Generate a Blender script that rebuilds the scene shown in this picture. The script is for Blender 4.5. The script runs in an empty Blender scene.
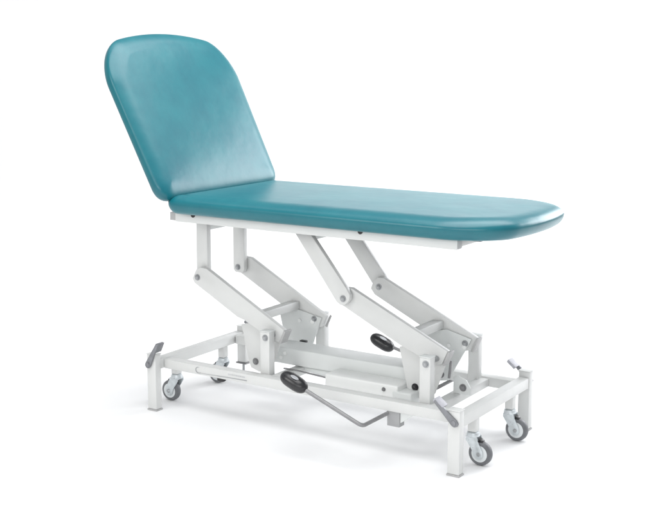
import bpy, bmesh, math, random
from mathutils import Vector, Matrix
random.seed(4)
S = bpy.context.scene
C = S.collection
KO, KR, KL, KF, KB, KW = 158, 105, 46, 74, 38, .44
W = 0.54                                    # outer width of the base over the legs
R = math.radians

# ------------------------------------------------------------------ materials
def nt(name):
    m = bpy.data.materials.new(name); m.use_nodes = True
    t = m.node_tree; p = t.nodes['Principled BSDF']
    return m, t, p
def noise(t, scale, detail=4, rough=.55, vec='Object'):
    tc = t.nodes.new('ShaderNodeTexCoord'); n = t.nodes.new('ShaderNodeTexNoise')
    n.inputs['Scale'].default_value = scale; n.inputs['Detail'].default_value = detail
    n.inputs['Roughness'].default_value = rough
    t.links.new(tc.outputs[vec], n.inputs['Vector']); return n
def ramp(t, src, a, b, ca, cb):
    r = t.nodes.new('ShaderNodeValToRGB')
    r.color_ramp.elements[0].position = a; r.color_ramp.elements[1].position = b
    r.color_ramp.elements[0].color = ca; r.color_ramp.elements[1].color = cb
    t.links.new(src, r.inputs['Fac']); return r
def bump(t, p, srcs):
    prev = None
    for s, st, di in srcs:
        b = t.nodes.new('ShaderNodeBump'); b.inputs['Strength'].default_value = st
        b.inputs['Distance'].default_value = di
        t.links.new(s, b.inputs['Height'])
        if prev: t.links.new(prev.outputs['Normal'], b.inputs['Normal'])
        prev = b
    t.links.new(prev.outputs['Normal'], p.inputs['Normal'])
def g(v): return (v, v, v, 1)
def simple(name, col, rough, metal=0, spec=.5, var=.04, scale=14, bmp=0.0, coat=0):
    m, t, p = nt(name)
    n = noise(t, scale)
    c0 = tuple(max(0, c*(1-var)) for c in col)+(1,); c1 = tuple(min(1, c*(1+var)) for c in col)+(1,)
    r = ramp(t, n.outputs['Fac'], .35, .65, c0, c1)
    t.links.new(r.outputs['Color'], p.inputs['Base Color'])
    n2 = noise(t, scale*3.1)
    rr = ramp(t, n2.outputs['Fac'], .3, .7, g(max(0, rough-.06)), g(min(1, rough+.06)))
    t.links.new(rr.outputs['Color'], p.inputs['Roughness'])
    p.inputs['Metallic'].default_value = metal
    p.inputs['Specular IOR Level'].default_value = spec
    p.inputs['Coat Weight'].default_value = coat
    if bmp:
        n3 = noise(t, 420, 2); bump(t, p, [(n3.outputs['Fac'], bmp, .0006)])
    return m

M = {}
M['white'] = simple('white powder coated steel', (.63, .637, .628), .36, var=.02, scale=9, bmp=.25)
M['plate'] = simple('pale grey coated plate', (.66, .68, .672), .4, var=.03, scale=9, bmp=.2)
M['housing'] = simple('white plastic housing', (.78, .79, .78), .42, var=.015)
M['zinc'] = simple('zinc plated steel', (.40, .41, .42), .36, metal=.75, var=.03, scale=30)
M['fork'] = simple('pressed zinc fork', (.60, .64, .66), .33, metal=.6, var=.08, scale=70)
M['lever'] = simple('grey cast lever', (.22, .225, .24), .42, metal=.3, var=.1, scale=60)
M['leverpad'] = simple('ribbed grey pad', (.42, .42, .46), .5, var=.08, scale=90)
M['rod'] = simple('steel rod', (.25, .25, .255), .4, metal=.4, var=.08, scale=50)
M['black'] = simple('black rubber', (.020, .020, .022), .3, var=.05, scale=20)
M['greyoval'] = simple('plain grey oval', (.42, .43, .45), .35, var=.05)
M['tyre'] = simple('grey rubber tyre', (.14, .145, .155), .5, var=.12, scale=60)
M['hub'] = simple('pale plastic wheel hub', (.66, .69, .70), .4, var=.03)
M['cap'] = simple('grey plastic foot cap', (.40, .40, .40), .5, var=.06)
M['bracket'] = simple('grey bracket', (.34, .345, .35), .5, var=.03)
M['board'] = simple('dark lining board', (.06, .065, .07), .7, var=.1)
M['print'] = simple('grey printed marking', (.33, .34, .35), .5, var=.05)
M['printpale'] = simple('pale grey printed marking', (.5, .51, .52), .5, var=.05)

def vinyl():
    m, t, p = nt('teal vinyl upholstery')
    n = noise(t, 5.5, 7, .68)
    r = ramp(t, n.outputs['Fac'], .3, .72, VA, VB)
    t.links.new(r.outputs['Color'], p.inputs['Base Color'])
    n2 = noise(t, 9, 6, .65)
    rr = ramp(t, n2.outputs['Fac'], .3, .7, g(.305), g(.33))
    t.links.new(rr.outputs['Color'], p.inputs['Roughness'])
    p.inputs['Specular IOR Level'].default_value = .5
    p.inputs['Coat Weight'].default_value = .0
    p.inputs['Coat Roughness'].default_value = .22
    soft = noise(t, 7, 3, .5)                                  # slack in the cover
    small = noise(t, 26, 3, .55)                               # faint dimpling of the foam below
    bump(t, p, [(soft.outputs['Fac'], .45, .004), (small.outputs['Fac'], .22, .0012)])
    return m
VA = (.003, .112, .148, 1); VB = (.010, .158, .188, 1)
M['vinyl'] = vinyl()

def floor_mat():
    m, t, p = nt('white studio sweep')
    n = noise(t, 1.3, 4)
    r = ramp(t, n.outputs['Fac'], .3, .7, (.86, .86, .865, 1), (.88, .88, .885, 1))
    t.links.new(r.outputs['Color'], p.inputs['Base Color'])
    p.inputs['Roughness'].default_value = .6
    p.inputs['Specular IOR Level'].default_value = .35
    return m
M['sweep'] = floor_mat()

# ------------------------------------------------------------------ mesh helpers
def link(name, bm, mat, parent=None, smooth=True, angle=35):
    bmesh.ops.remove_doubles(bm, verts=bm.verts, dist=1e-6)
    bmesh.ops.recalc_face_normals(bm, faces=bm.faces)
    me = bpy.data.meshes.new(name); bm.to_mesh(me); bm.free()
    mats = mat if isinstance(mat, (list, tuple)) else [mat]
    for k in mats: me.materials.append(M[k])
    if smooth:
        me.polygons.foreach_set('use_smooth', [True]*len(me.polygons))
        me.set_sharp_from_angle(angle=R(angle))
    o = bpy.data.objects.new(name, me); C.objects.link(o)
    if parent: o.parent = parent
    return o
def join(bm, other, mi=0):
    me = bpy.data.meshes.new('tmp'); 
    for f in other.faces: f.material_index = mi
    other.to_mesh(me); other.free(); bm.from_mesh(me); bpy.data.meshes.remove(me)
def nb(): return bmesh.new()
def box(bm, x0, x1, y0, y1, z0, z1, bev=.0025, mi=0, seg=2):
    b = nb(); bmesh.ops.create_cube(b, size=1)
    for v in b.verts:
        v.co = Vector((x0 if v.co.x < 0 else x1, y0 if v.co.y < 0 else y1, z0 if v.co.z < 0 else z1))
    if bev: bmesh.ops.bevel(b, geom=b.edges[:], offset=bev, segments=seg, affect='EDGES', profile=.5)
    join(bm, b, mi); return bm
def prism(bm, pts, y0, y1, bev=.0015, mi=0):
    """outline in the XZ plane, thickness along y"""
    b = nb()
    f = b.faces.new([b.verts.new((x, y0, z)) for x, z in pts])
    r = bmesh.ops.extrude_face_region(b, geom=[f])
    for v in [e for e in r['geom'] if isinstance(e, bmesh.types.BMVert)]: v.co.y = y1
    bmesh.ops.recalc_face_normals(b, faces=b.faces)
    if bev: bmesh.ops.bevel(b, geom=b.edges[:], offset=bev, segments=2, affect='EDGES', profile=.5, clamp_overlap=True)
    join(bm, b, mi); return bm
def lathe(bm, p0, axis, prof, n=28, mi=0):
    """prof: (distance along axis, radius)"""
    a = Vector(axis).normalized(); q = a.to_track_quat('Z', 'Y').to_matrix()
    b = nb(); rings = []
    for d, r in prof:
        rings.append([b.verts.new(Vector(p0)+q@Vector((r*math.cos(2*math.pi*k/n), r*math.sin(2*math.pi*k/n), d))) for k in range(n)])
    for i in range(len(rings)-1):
        for k in range(n): b.faces.new((rings[i][k], rings[i][(k+1) % n], rings[i+1][(k+1) % n], rings[i+1][k]))
    b.faces.new(rings[0][::-1]); b.faces.new(rings[-1])
    join(bm, b, mi); return bm
def cyl(bm, p0, p1, r, n=24, bev=.0012, mi=0):
    d = (Vector(p1)-Vector(p0)).length; bev = min(bev, r*.4, d*.4)
    return lathe(bm, p0, Vector(p1)-Vector(p0), [(0, r-bev), (bev, r), (d-bev, r), (d, r-bev)], n, mi)
def rounded(pts, r, seg=5, closed=False):
    """round the inner corners of a 3D polyline"""
    pts = [Vector(p) for p in pts]; out = [pts[0]]
    for i in range(1, len(pts)-1):
        a, b, c = pts[i-1], pts[i], pts[i+1]
        u = (a-b).normalized(); v = (c-b).normalized()
        rr = min(r, (a-b).length*.45, (c-b).length*.45)
        for k in range(seg+1):
            s = k/seg; out.append((b+u*rr)*(1-s)**2 + b*2*s*(1-s) + (b+v*rr)*s*s)
    out.append(pts[-1]); return out
def tube(bm, pts, r, n=14, mi=0):
    b = nb(); rings = []; pts = [Vector(p) for p in pts]
    ref = None
    for i, p in enumerate(pts):
        d = (pts[min(i+1, len(pts)-1)]-pts[max(i-1, 0)]).normalized()
        if ref is None: ref = d.orthogonal().normalized()
        ref = (ref-d*ref.dot(d)).normalized(); w = d.cross(ref)
        rings.append([b.verts.new(p+ref*(r*math.cos(2*math.pi*k/n))+w*(r*math.sin(2*math.pi*k/n))) for k in range(n)])
    for i in range(len(rings)-1):
        for k in range(n): b.faces.new((rings[i][k], rings[i][(k+1) % n], rings[i+1][(k+1) % n], rings[i+1][k]))
    b.faces.new(rings[0][::-1]); b.faces.new(rings[-1])
    join(bm, b, mi); return bm
def hexbolt(bm, p, axis, r=.008, h=.006, mi=0):
    a = Vector(axis).normalized()
    lathe(bm, p, a, [(0, r*1.35), (.0015, r*1.35)], 24, mi)
    lathe(bm, Vector(p)+a*.0014, a, [(0, r), (h*.75, r), (h, r*.82)], 6, mi)
    lathe(bm, Vector(p)+a*(h*.9), a, [(0, r*.5), (h*.55, r*.5), (h*.7, r*.35)], 16, mi)

# ------------------------------------------------------------------ the thing
couch = bpy.data.objects.new('examination_couch', None); C.objects.link(couch)
couch.location = (.61, .27, 0)
couch['label'] = 'teal padded examination couch with raised backrest on a white wheeled steel lifting frame'
couch['category'] = 'examination couch'
OFF = Matrix.Translation((-.61, -.27, 0))
def part(name, bm, mat, parent=None, label=None, **k):
    o = link(name, bm, mat, parent or couch, **k)
    if parent is None: o.matrix_parent_inverse = OFF      # meshes are written in scene coordinates
    if label: o['label'] = label
    return o
def ym(side, a, b):
    """y interval measured from the near side; side 1 mirrors it to the far side"""
    return (a, b) if side == 0 else (W-b, W-a)
def yy(side, a): return a if side == 0 else W-a
def ny(side): return -1 if side == 0 else 1

# ---- upholstery
def arc(cx, cy, rx, ry, a0, a1, n):
    return [(cx+rx*math.cos(R(a0+(a1-a0)*k/n)), cy+ry*math.sin(R(a0+(a1-a0)*k/n))) for k in range(n+1)]
def resample(pts, step):
    """even spacing along the closed outline"""
    P = [Vector(p) for p in pts]; n = len(P); cum = [0]
    for i in range(n): cum.append(cum[-1]+(P[(i+1) % n]-P[i]).length)
    T = cum[-1]; k = int(T/step); out = []; i = 0
    for j in range(k):
        d = T*j/k
        while cum[i+1] <= d: i += 1
        L = cum[i+1]-cum[i]; out.append(P[i]+(P[(i+1) % n]-P[i])*((d-cum[i])/L))
    return out
def cushion(pts, prof, crown=.004, step=.012):
    """pts: outline (CCW) in the local plane; prof: (inset, height) from the underside up to the flat top"""
    P = resample(pts, step); n = len(P)
    N = []
    for i in range(n):
        t = P[(i+1) % n]-P[i-1]; N.append(Vector((t.y, -t.x)).normalized())
    for _ in range(4):
        N = [(N[i-1]+N[i]*2+N[(i+1) % n]).normalized() for i in range(n)]
    c = sum(P, Vector((0, 0)))/n
    b = nb(); rings = []
    for ins, h in prof:
        rings.append([b.verts.new((P[i].x-N[i].x*ins, P[i].y-N[i].y*ins, h)) for i in range(n)])
    last = [P[i]-N[i]*prof[-1][0] for i in range(n)]; H = prof[-1][1]
    xs = [q.x for q in last]; ys = [q.y for q in last]
    mx, my = (min(xs)+max(xs))/2, (min(ys)+max(ys))/2; hx, hy = (max(xs)-min(xs))/2, (max(ys)-min(ys))/2
    def dome(x, y):                           # one smooth padded swell, no ridges towards the corners
        u, w = min(1, abs((x-mx)/hx)), min(1, abs((y-my)/hy))
        return crown*(1-u**4)*(1-w**2.5)
    for v in rings[-1]: v.co.z = H+dome(v.co.x, v.co.y)
    for s in (.97, .93, .88, .8, .7, .6, .5, .4, .3, .2, .1):
        rings.append([b.verts.new((mx+(q.x-mx)*s, my+(q.y-my)*s, H+dome(mx+(q.x-mx)*s, my+(q.y-my)*s))) for q in last])
    for i in range(len(rings)-1):
        for k in range(n): b.faces.new((rings[i][k], rings[i][(k+1) % n], rings[i+1][(k+1) % n], rings[i+1][k]))
    v = b.verts.new((mx, my, H+crown))
    for k in range(n): b.faces.new((rings[-1][k], rings[-1][(k+1) % n], v))
    b.faces.new(rings[0][::-1])
    return b
def roll(T, ins, wide=.030, under=.028):
    """bullnose: rounded lower quarter with a tucked seam, then a broad soft roll over the top edge"""
    p = [(under+.02, 0), (under, .0004)]   # underside, then the seam
    for k in range(1, 9):
        a = R(90*k/9)
        p.append((under*(1-math.sin(a))**.9, wide*(1-math.cos(a))**.95 if k else 0))
    p.append((0, wide))
    am = R(84)                                # the roll meets the flat panel in a soft crease
    for k in range(1, 15):
        a = am*k/14
        p.append((ins*(1-math.cos(a))/(1-math.cos(am)), wide+(T-wide)*math.sin(a)/math.sin(am)))
    return p
def smooth_outline(pts, radii):
    """polygon with each listed corner rounded by a cubic curve"""
    out = []; n = len(pts)
    for i in range(n):
        a, b_, c = Vector(pts[i-1]), Vector(pts[i]), Vector(pts[(i+1) % n]); r = radii[i]
        if r <= 0: out.append(b_); continue
        u = (a-b_).normalized(); v = (c-b_).normalized()
        p0 = b_+u*r; p3 = b_+v*r; p1 = b_+u*r*.42; p2 = b_+v*r*.42
        for k in range(15):
            t = k/14; out.append(p0*(1-t)**3+p1*3*t*(1-t)**2+p2*3*t*t*(1-t)+p3*t**3)
    return out
def arched(x0, x1, yc, h, k, rs, rb):
    """straight sides, square-ish start at x0, end bowed outwards at x1"""
    xe = x1-k*h*h
    pts = smooth_outline([(x0, yc+h), (x0, yc-h), (xe, yc-h), (xe+k*h*h*.0+.0001, yc+h)], [rb, rb, 0, 0])[:-2]
    arc_ = []
    N_ = 40
    ya = h-rs*.82
    # corner: cubic from the side to the arch
    xa = x1-k*ya*ya; ta = Vector((2*k*ya, 1)).normalized()
    p0 = Vector((xe-rs, -h)); p3 = Vector((xa, -ya)); s_ = 1/max(1e-6, ta.y)
    q = Vector((xa-ta.x*(h-ya)*.0, -h))
    p1 = p0+Vector((rs*.55, 0)); p2 = p3-Vector((2*k*ya, 1)).normalized()*(h-ya)*.55
    for t in [i_/16 for i_ in range(17)]:
        arc_.append(p0*(1-t)**3+p1*3*t*(1-t)**2+p2*3*t*t*(1-t)+p3*t**3)
    for i_ in range(1, N_):
        y = -ya+2*ya*i_/N_; arc_.append(Vector((x1-k*y*y, y)))
    for t in [1-i_/16 for i_ in range(17)]:
        p = p0*(1-t)**3+p1*3*t*(1-t)**2+p2*3*t*t*(1-t)+p3*t**3
        arc_.append(Vector((p.x, -p.y)))
    return pts+[Vector((p.x, p.y+yc)) for p in arc_]
bed = arched(.127, 1.362, .27, .306, .55, .17, .04)
b = cushion(bed, roll(.064, .056, .034, .030), crown=.004)
for v in b.verts: v.co.z += .711
part('mattress', b, 'vinyl', angle=60)

TILT = R(63)
HX, HZ = .100, .776                          # lower edge of the raised backrest, rear face
Lb = .575
U = Vector((-math.cos(TILT), 0, math.sin(TILT)))          # up the panel
Nn = Vector((math.sin(TILT), 0, math.cos(TILT)))          # towards the sitter
def back_space(bm):
    for v in bm.verts:
        x, y, z = v.co
        v.co = Vector((HX, 0, HZ))+U*x+Vector((0, 1, 0))*y+Nn*z
    return bm
bk = [Vector((p.x, .267+(p.y-.267)*(.965+.035*min(1, max(0, p.x)/.4)))) for p in arched(-.038, .579, .267, .344, .44, .140, .055)]
part('backrest', back_space(cushion(bk, roll(.056, .060, .030, .014), crown=.008)), 'vinyl', angle=60)

# boards under the upholstery, and a dark strip in the backrest joint
b = nb(); box(b, .112, .160, .0, .54, .738, .764, .008, seg=3); part('joint_shade_strip', b, 'board')  # added strip, its dark colour stands in for shade in the joint
b = nb(); box(b, .15, 1.25, .052, .488, .7045, .7118, .002); part('base_board', b, 'board')
b = nb(); box(b, .05, .45, .0, .53, -.009, -.0005, .003); back_space(b)
part('backrest_board', b, 'board')

# ---- frame that carries the mattress
for s in (0, 1):
    b = nb(); y0, y1 = ym(s, .020, .050)
    box(b, .128, 1.19, y0, y1, .679, .7115, .003)
    rail = part('side_rail', b, 'white')
    b = nb(); box(b, 1.1902, 1.1925, y0+.003, y1-.003, .682, .708, .0008)
    part('end_cap', b, 'cap', rail)
    b = nb(); box(b, .104, .1278, y0+.002, y1-.002, .682, .709, .0015)
    part('hinge_block', b, 'cap', rail)
    for x in (.207, .862):
        b = nb(); lathe(b, (x, yy(s, .0205), .7065), (0, ny(s), 0), [(0, .0085), (.003, .0085), (.0045, .0065)], 20)
        part('rail_screw', b, 'black', rail)
for x0, x1, ya_, z0, z1 in ((.118, .153, .1765, .632, .704), (.556, .594, .1565, .636, .704), (1.15, 1.188, .051, .684, .704)):
    b = nb(); box(b, x0, x1, ya_, W-ya_, z0, z1, .003)
    cr_ = part('cross_rail', b, 'white' if x0 > 1 else 'plate')
    if x0 < .2:
        b = nb(); hexbolt(b, (x1, .27, .664), (1, 0, 0), .009); part('pivot_bolt', b, 'zinc', cr_)
# backrest support: bearer arms and a gas strut behind the panel
for s in (0, 1):
    b = nb(); y0, y1 = ym(s, .10, .125)
    box(b, .0, .40, y0, y1, -.038, -.013, .003); back_space(b); part('backrest_bearer', b, 'white')
b = nb(); p0 = Vector((.21, .27, .68)); p1 = Vector((HX, .27, HZ))+U*.13+Nn*-.03
cyl(b, (HX-.12, .27, .70), p1, .006); part('gas_strut', b, 'zinc')
b = nb(); box(b, HX-.14, .165, .255, .285, .682, .6985, .002); part('strut_bracket', b, 'white')

# ---- lifting linkage, near side then mirrored far side
for s in (0, 1):
    n = ny(s)
    # head end: upright lug fixed to the top frame
    y0, y1 = ym(s, .154, .176)
    b = nb(); prism(b, [(.108, .678), (.156, .678), (.156, .462), (.148, .448), (.116, .448), (.106, .458)], y0, y1, .003)
    part('lug', b, 'white')
    # head end lower arm
    y0, y1 = ym(s, .132, .152)
    b = nb(); prism(b, [(.104, .462), (.122, .496), (.140, .505), (.168, .503), (.497, .326), (.476, .282), (.455, .282), (.330, .339), (.300, .347), (.113, .446)], y0, y1, .0035)
    arm = part('lifting_arm', b, 'white')
    b = nb(); hexbolt(b, (.128, yy(s, .132) if s == 0 else yy(s, .176), .468), (0, -1, 0), .0085); part('pivot_bolt', b, 'zinc', arm)
    # foot end: sloping upper link
    y0, y1 = ym(s, .136, .156)
    b = nb(); prism(b, [(.532, .668), (.596, .668), (.738, .497), (.752, .476), (.750, .458), (.735, .441), (.716, .438), (.702, .446)], y0, y1, .0035)
    lk = part('upper_link', b, 'white')
    # foot end lower arm
    y0, y1 = ym(s, .158, .178)
    b = nb(); prism(b, [(.694, .452), (.704, .480), (.722, .494), (.745, .494), (1.096, .333), (1.077, .290), (1.05, .282), (.925, .330), (.71, .432)], y0, y1, .0035)
    arm2 = part('lifting_arm', b, 'white')
    b = nb(); hexbolt(b, (.727, yy(s, .136) if s == 0 else yy(s, .178), .461), (0, -1, 0), .0085); part('pivot_bolt', b, 'zinc', arm2)
    # dark slotted end of the arm
    # crank plates hanging from the arms
    for x, yb, lip in ((.43, .1525, 0), (1.04, .1785, 0)):
        y0, y1 = ym(s, yb, yb+.007)
        b = nb()
        pts = [(x-.128, .318), (x-.05, .338), (x+.052, .318), (x+.045, .303), (x+.002, .185), (x-.012, .168), (x-.055, .160), (x-.088, .170), (x-.098, .19)]
        if s == 1 and x > 1: pts = [(x-.132, .330), (x-.05, .350), (x+.040, .328), (x+.03, .308), (x-.03, .200), (x-.04, .178), (x-.07, .172), (x-.092, .19), (x-.1, .21)]
        prism(b, pts, y0, y1, .0015)
        cr = part('crank_plate', b, 'plate' if s else 'white')
        yf = y0-.0001
        for (hx, hz, rr) in ((x-.040, .298, .0065), (x+.015, .300, .008)):
            b = nb(); lathe(b, (hx, yf, hz), (0, -1, 0), [(0, rr), (.003, rr), (.0035, rr*.8)], 22)
            part('plate_bolt', b, 'housing', cr)
        b = nb(); hexbolt(b, (x-.068, yf, .195), (0, -1, 0), .009); part('crank_bolt', b, 'black' if (s == 0 and x > 1) else 'rod', cr)
    # posts carrying the lower pivots
    for x, zt in ((.430, .323), (1.036, .323)):
        y0, y1 = ym(s, .086, .118)
        b = nb(); box(b, x, x+.038, y0, y1, .150, zt, .003)
        po = part('post', b, 'white')
        b = nb(); box(b, x-.001, x+.039, y0-.001, y1+.001, zt+.0002, zt+.0035, .001); part('post_cap', b, 'plate', po)
        b = nb()
        if s == 0: hexbolt(b, (x+.022, y0, .304), (0, -1, 0), .0085)
        else: hexbolt(b, (x+.022, .3804 if x < 1 else .3544, .312), (0, -1, 0), .008)
        part('pivot_bolt', b, 'zinc', po)
        b = nb(); cyl(b, (x+.022, yy(s, .1185), .306), (x+.022, yy(s, .150 if x < 1 else .176), .306), .009); part('pivot_pin', b, 'zinc', po)
    # folded end tabs on the arms
    b = nb(); y0, y1 = ym(s, .126, .1295)
    prism(b, [(.478, .283), (.486, .279), (.506, .323), (.499, .327)], y0, ym(s, .126, .165)[1], .001)
    part('end_tab', b, 'cap')
    b = nb(); y0, y1 = ym(s, .154, .188)
    prism(b, [(1.079, .289), (1.086, .286), (1.105, .331), (1.098, .334)], y0, y1, .001)
    part('end_tab', b, 'cap')
# square tubes tying each pair of arms together
for x, z, a in ((.365, .356, -28), (.955, .366, -25)):
    b = nb(); box(b, -.021, .021, .1535 if x < .5 else .1795, W-(.1535 if x < .5 else .1795), -.014, .014, .003)
    m = Matrix.Translation((x, 0, z-.004))@Matrix.Rotation(R(-4), 4, 'Y')
    bmesh.ops.transform(b, matrix=m, verts=b.verts)
    part('tie_tube', b, 'white')
# long tie beam between the cranks
b = nb(); box(b, .385, .975, .215, .318, .183, .241, .005, seg=3)
beam = part('tie_beam', b, 'plate')
for x, z in ((.442, .222), (.425, .205)):
    b = nb(); lathe(b, (x, .2149, z), (0, -1, 0), [(0, .007), (.002, .007), (.003, .006)], 20); part('beam_rivet', b, 'housing', beam)
b = nb(); box(b, .43, .455, .32, .335, .236, .2435, .001); part('crank_stop', b, 'black', beam)
# hydraulic pump unit
b = nb(); box(b, .660, .935, .13, .212, .135, .203, .006, seg=4)
pump = part('pump_housing', b, 'housing')
b = nb(); box(b, .69, .91, .126, .132, .146, .158, .002); part('housing_rib', b, 'white', pump)
b = nb(); box(b, .915, .985, .128, .20, .128, .186, .006, seg=3); part('pump_valve', b, 'plate', pump)
b = nb(); tube(b, rounded([(.455, .19, .175), (.52, .16, .187), (.60, .15, .186), (.67, .15, .182)], .03), .0028); part('hose', b, 'rod', pump)
b = nb(); cyl(b, (.46, .265, .170), (.68, .205, .172), .012); part('hydraulic_cylinder', b, 'plate', pump)
b = nb(); hexbolt(b, (.885, .1298, .186), (0, -1, 0), .005); part('valve_screw', b, 'rod', pump)

# ---- base frame
for s in (0, 1):
    y0, y1 = ym(s, .045, .085)
    b = nb(); box(b, .0405, 1.1795, y0, y1, .147, .181, .0035)
    rail = part('base_rail', b, 'white')
    if s == 0:
        yf = .0448
        # crescent emblem and the maker's line beside it
        b = nb(); ring = []
        cx, cz = .197, .164
        K = 22
        for k in range(K+1):
            a = R(70+250*k/K); w = .0042*math.sin(math.pi*(k+.6)/(K+1.2))
            ring.append((cx+.0125*math.cos(a), cz+.0105*math.sin(a), w, a))
        vo = [b.verts.new((x+math.cos(a)*w*.5, yf-.0006, z+math.sin(a)*w*.5)) for x, z, w, a in ring]
        vi = [b.verts.new((x-math.cos(a)*w*.5, yf-.0006, z-math.sin(a)*w*.5)) for x, z, w, a in ring]
        for k in range(K): b.faces.new((vo[k], vo[k+1], vi[k+1], vi[k]))
        part('emblem', b, 'print', rail, smooth=False)
        b = nb(); v = [(.200, .1535), (.27, .1550), (.33, .1562), (.405, .1570), (.405, .1605), (.33, .1590), (.27, .1566), (.200, .1545)]
        b.faces.new([b.verts.new((x, yf-.0006, z)) for x, z in v]); part('printed_line', b, 'print', rail, smooth=False)
        b = nb(); x = .325
        rnd = random.Random(7)
        while x < .398:
            w = rnd.choice((.003, .0042, .0055))
            b.faces.new([b.verts.new((q, yf-.0006, z)) for q, z in ((x, .1668), (x+w, .1668), (x+w, .1718), (x, .1718))]); x += w+.0016
        part('printed_line', b, 'printpale', rail, smooth=False)
        b = nb(); lathe(b, (.285, .060, .1468), (0, 0, -1), [(0, .016), (.008, .016), (.012, .012)], 24); part('rubber_stop', b, 'black', rail)
        # bracket for the pedal shaft, below the rail
        b = nb(); prism(b, [(.9885, .1465), (1.036, .1465), (.9885, .112)], .054, .078, .0012)
        part('bracket_gusset', b, 'plate', rail)
        b = nb(); box(b, .944, .988, .050, .082, .099, .1466, .0015)
        part('pedal_bracket', b, 'bracket', rail)
for x0, x1 in ((1.062, 1.100), (.47, .505)):
    b = nb(); box(b, x0, x1, .0855, W-.0855, .149, .177, .003)
    cm = part('cross_member', b, 'white')
b = nb(); prism(b, [(1.075, .1775), (1.135, .1775), (1.135, .20), (1.12, .225), (1.09, .235), (1.075, .23)], .24, .247, .0015)
pl = part('anchor_plate', b, 'plate')
b = nb(); hexbolt(b, (1.11, .2398, .200), (0, -1, 0), .009); part('anchor_bolt', b, 'rod', pl)
b = nb(); prism(b, [(1.075, .235), (1.083, .235), (1.089, .29), (1.081, .292)], .200, .206, .001); part('safety_catch', b, 'rod')

for side, xa in ((0, 0.0), (1, 1.18)):
    b = nb(); box(b, xa+.002, xa+.038, .0304, W-.0304, .147, .184, .0035)
    cb = part('end_crossbar', b, 'white')
    out = -1 if side == 0 else 1
    for s in (0, 1):
        y0, y1 = ym(s, 0, .030)
        short = (side == 0 and s == 1)
        dx = .006 if short else 0
        b = nb(); box(b, xa+dx, xa+.04+dx, y0, y1, .060 if short else .006, .2015, .003)
        leg = part('leg', b, 'white')
        b = nb(); box(b, xa-.0015+dx, xa+.0415+dx, y0-.0015, y1+.0015, .2018, .205, .001); part('leg_cap', b, 'housing' if short else 'white', leg)
        if short:
            b = nb(); box(b, xa-.004+dx, xa+.044+dx, y0-.003, y1+.003, .054, .0598, .001); part('foot_cap', b, 'rod', leg)
            b = nb(); cyl(b, (xa+.02+dx, (y0+y1)/2, .010), (xa+.02+dx, (y0+y1)/2, .0538), .005); part('levelling_screw', b, 'zinc', leg)
            b = nb(); lathe(b, (xa+.02+dx, (y0+y1)/2, 0), (0, 0, 1), [(0, .017), (.006, .017), (.0098, .008)], 24); part('levelling_foot', b, 'black', leg)
        else:
            b = nb(); box(b, xa-.0015, xa+.0415, y0-.0015, y1+.0015, .0, .0058, .001); part('foot_cap', b, 'cap', leg)
        # castor under the crossbar
        cy = yy(s, .135); cx = xa+.02; wx = cx+out*.026; wz = .038
        b = nb(); box(b, cx-.014, cx+.014, cy-.014, cy+.014, .104, .1468, .003)
        lathe(b, (cx, cy, .1039), (0, 0, -1), [(0, .013), (.003, .019), (.011, .021), (.014, .021), (.018, .016)], 28, 1)
        for q in (-1, 1):
            ya, yb_ = sorted((cy+q*.0150, cy+q*.0172))
            ptsf = [(cx-out*.017, .090), (cx-out*.018, .080), (wx-out*.021, .046), (wx-out*.017, .030), (wx-out*.006, .021), (wx+out*.006, .022), (wx+out*.014, .032), (wx+out*.013, .048), (cx+out*.021, .082), (cx+out*.019, .090)]
            prism(b, ptsf, ya, yb_, .0007, 1)
            lathe(b, (wx, cy+q*.0171, wz), (0, q, 0), [(0, .007), (.002, .007), (.0035, .005)], 6, 2)
        box(b, cx-.0165, cx+.0165, cy-.0170, cy+.0170, .084, .0915, .002, 1)
        ca = part('castor', b, ['white', 'fork', 'zinc'])
        b = nb(); lathe(b, (wx, cy-.0115, wz), (0, 1, 0), [(0, .027), (.0, .033), (.003, .0365), (.008, .0378), (.015, .0378), (.020, .0365), (.023, .033), (.023, .027)], 40)
        ty = part('tyre', b, 'tyre', ca)
        b = nb(); lathe(b, (wx, cy-.0128, wz), (0, 1, 0), [(0, .010), (.0005, .024), (.0022, .0285), (.0234, .0285), (.0251, .024), (.0256, .010)], 36)
        part('wheel_hub', b, 'hub', ca)
        b = nb(); prism(b, [(cx+out*.019, .086), (cx+out*.034, .080), (cx+out*.036, .070), (cx+out*.028, .068), (cx+out*.021, .074)], cy-.009, cy+.009, .002)
        part('brake_tab', b, 'black', ca)
        # castor lift lever on the leg
        inn = -out
        bx = xa+.012 if side == 0 else xa+.024
        y_out = yy(s, -.0062)
        def L(u, w):          # u along the lever, w across
            dx_, dz_ = (.50, .866) if side == 0 else (-.735, .678)
            return (bx+dx_*u-dz_*w*.999, .168+dz_*u+dx_*w)
        ya, yb_ = sorted((yy(s, -.0005), yy(s, -.0095)))
        b = nb(); prism(b, [L(-.012, -.008), L(-.014, 0), L(-.010, .009), L(.0, .0115), L(.055, .008), L(.088, .006), L(.090, -.004), L(.06, -.006), L(.0, -.0115)], ya, yb_, .0018)
        lathe(b, (bx, yy(s, -.0093), .168), (0, ny(s), 0), [(0, .0085), (.003, .0085), (.004, .007)], 20)
        lv = part('castor_lever', b, 'lever')
        ya, yb_ = sorted((yy(s, -.0095), yy(s, .026)))
        w0, w1 = (.0065, -.0015) if True else (0, 0)
        b = nb(); prism(b, [L(.056, -.007), L(.056, .004), L(.090, .006), L(.093, -.004)][::1], ya+(.0003), yb_, .0015)
        if side == 0: pass
        part('lever_pad', b, 'leverpad' if side else 'lever', lv)

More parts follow.
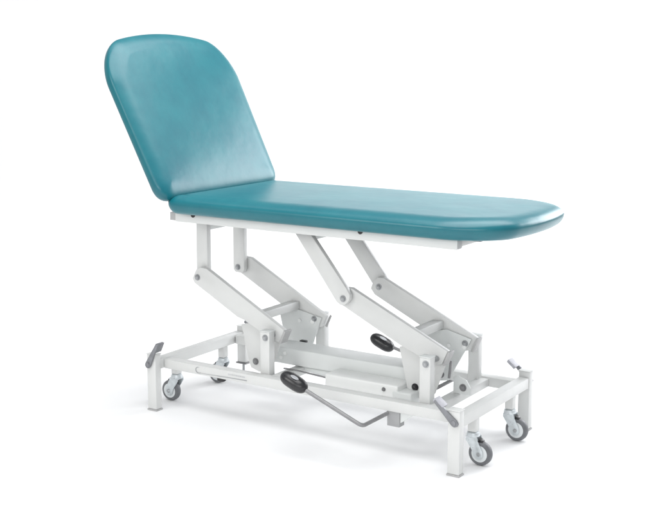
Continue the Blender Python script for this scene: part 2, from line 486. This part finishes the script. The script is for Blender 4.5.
# ---- foot pedals and their shaft
PZ = .138
near = rounded([(.945, .27, PZ), (.945, -.10, PZ), (.735, -.10, .219), (.70, -.10, .233)], .018)
far = rounded([(.945, .27, PZ), (.945, .56, PZ), (.69, .56, .195), (.66, .56, .203)], .018)
b = nb(); tube(b, near, .0062); tube(b, far, .0062)
sh = part('pedal_shaft', b, 'rod')
def knob(cx, cy, cz, ang):
    b = nb(); bmesh.ops.create_uvsphere(b, u_segments=36, v_segments=22, radius=1)
    for v in b.verts:
        x, y, z = v.co
        e = lambda q, p: math.copysign(abs(q)**p, q)
        v.co = Vector((e(x, .62)*.050, y*.0265, z*.0235))
    m = Matrix.Translation((cx, cy, cz))@Matrix.Rotation(ang, 4, 'Y')
    bmesh.ops.transform(b, matrix=m, verts=b.verts)
    for k in range(3): 
        pass
    o = part('foot_pedal', b, 'black')
    b = nb(); bmesh.ops.create_uvsphere(b, u_segments=24, v_segments=12, radius=1)
    for v in b.verts: v.co = Vector((v.co.x*.015+.002, v.co.y*.0105-.010, v.co.z*.0025+.0212))
    bmesh.ops.transform(b, matrix=m, verts=b.verts)
    part('pedal_oval', b, 'greyoval', o)  # flat pale grey oval on top of the pedal
knob(.697, -.10, .236, R(22))
knob(.627, .56, .211, R(22))

# ------------------------------------------------------------------ setting: one white studio sweep
fw = Vector((-math.sin(R(32.97)), math.cos(R(32.97)), 0)); rt = Vector((fw.y, -fw.x, 0))
b = nb(); prof = [(-7, 0), (-3, 0), (0, 0), (2.4, 0)]
for k in range(1, 13):
    a = R(90*k/12); prof.append((2.4+1.4*math.sin(a), 1.4*(1-math.cos(a))))
prof += [(3.8, 1.9), (3.8, 2.3)]
cols = []
org = Vector((.6, .27, 0))
for d, z in prof: cols.append([b.verts.new(org+fw*d+rt*u+Vector((0, 0, z))) for u in (-8, -4, 0, 4, 8)])
for i in range(len(cols)-1):
    for k in range(4): b.faces.new((cols[i][k], cols[i][k+1], cols[i+1][k+1], cols[i+1][k]))
o = link('floor', b, 'sweep', None, angle=60); o['kind'] = 'structure'

# ------------------------------------------------------------------ lamps
def area(name, loc, target, size, size_y, power, col=(1, 1, 1)):
    l = bpy.data.lights.new(name, 'AREA'); l.shape = 'RECTANGLE'; l.size = size; l.size_y = size_y
    l.energy = power; l.color = col
    o = bpy.data.objects.new(name, l); C.objects.link(o); o.location = loc
    o.rotation_euler = (Vector(target)-Vector(loc)).to_track_quat('-Z', 'Y').to_euler()
    return o
def sp(d, r, z): return org+fw*d+rt*r+Vector((0, 0, z))
area('softbox_overhead', sp(-.2, .5, 3.4), sp(-.1, .4, 0), 4.8, 2.3, KO, (1, 1, 1))
area('softbox_right', sp(2.15, 3.15, 1.75), sp(0, -.4, .95), 2.5, 1.7, KR, (.96, .97, 1))
area('softbox_left', sp(-2.6, -3.4, 2.2), sp(0, 0, .4), 1.6, 1.8, KL, (1, .99, .96))
area('softbox_front', sp(-5.0, -.6, 1.9), sp(0, 0, .4), 4.2, 1.2, KF)
area('backdrop_lamp', sp(1.0, 0, 4.0), sp(3.8, 0, .9), 6.0, .8, KB)
w = bpy.data.worlds.new('World'); S.world = w; w.use_nodes = True
w.node_tree.nodes['Background'].inputs[0].default_value = (.96, .98, 1, 1)
w.node_tree.nodes['Background'].inputs[1].default_value = KW

# ------------------------------------------------------------------ camera
cam = bpy.data.cameras.new('Camera'); co = bpy.data.objects.new('Camera', cam); C.objects.link(co)
cam.sensor_width = 36; cam.lens = 1162/658*36; cam.clip_end = 200; cam.clip_start = .05
co.location = (2.682, -2.961, 1.25)
co.rotation_euler = (R(90-9.98), 0, R(32.97))
S.camera = co
S.view_settings.view_transform = 'Standard'; S.view_settings.look = 'None'
S.view_settings.exposure = 0; S.view_settings.gamma = 1
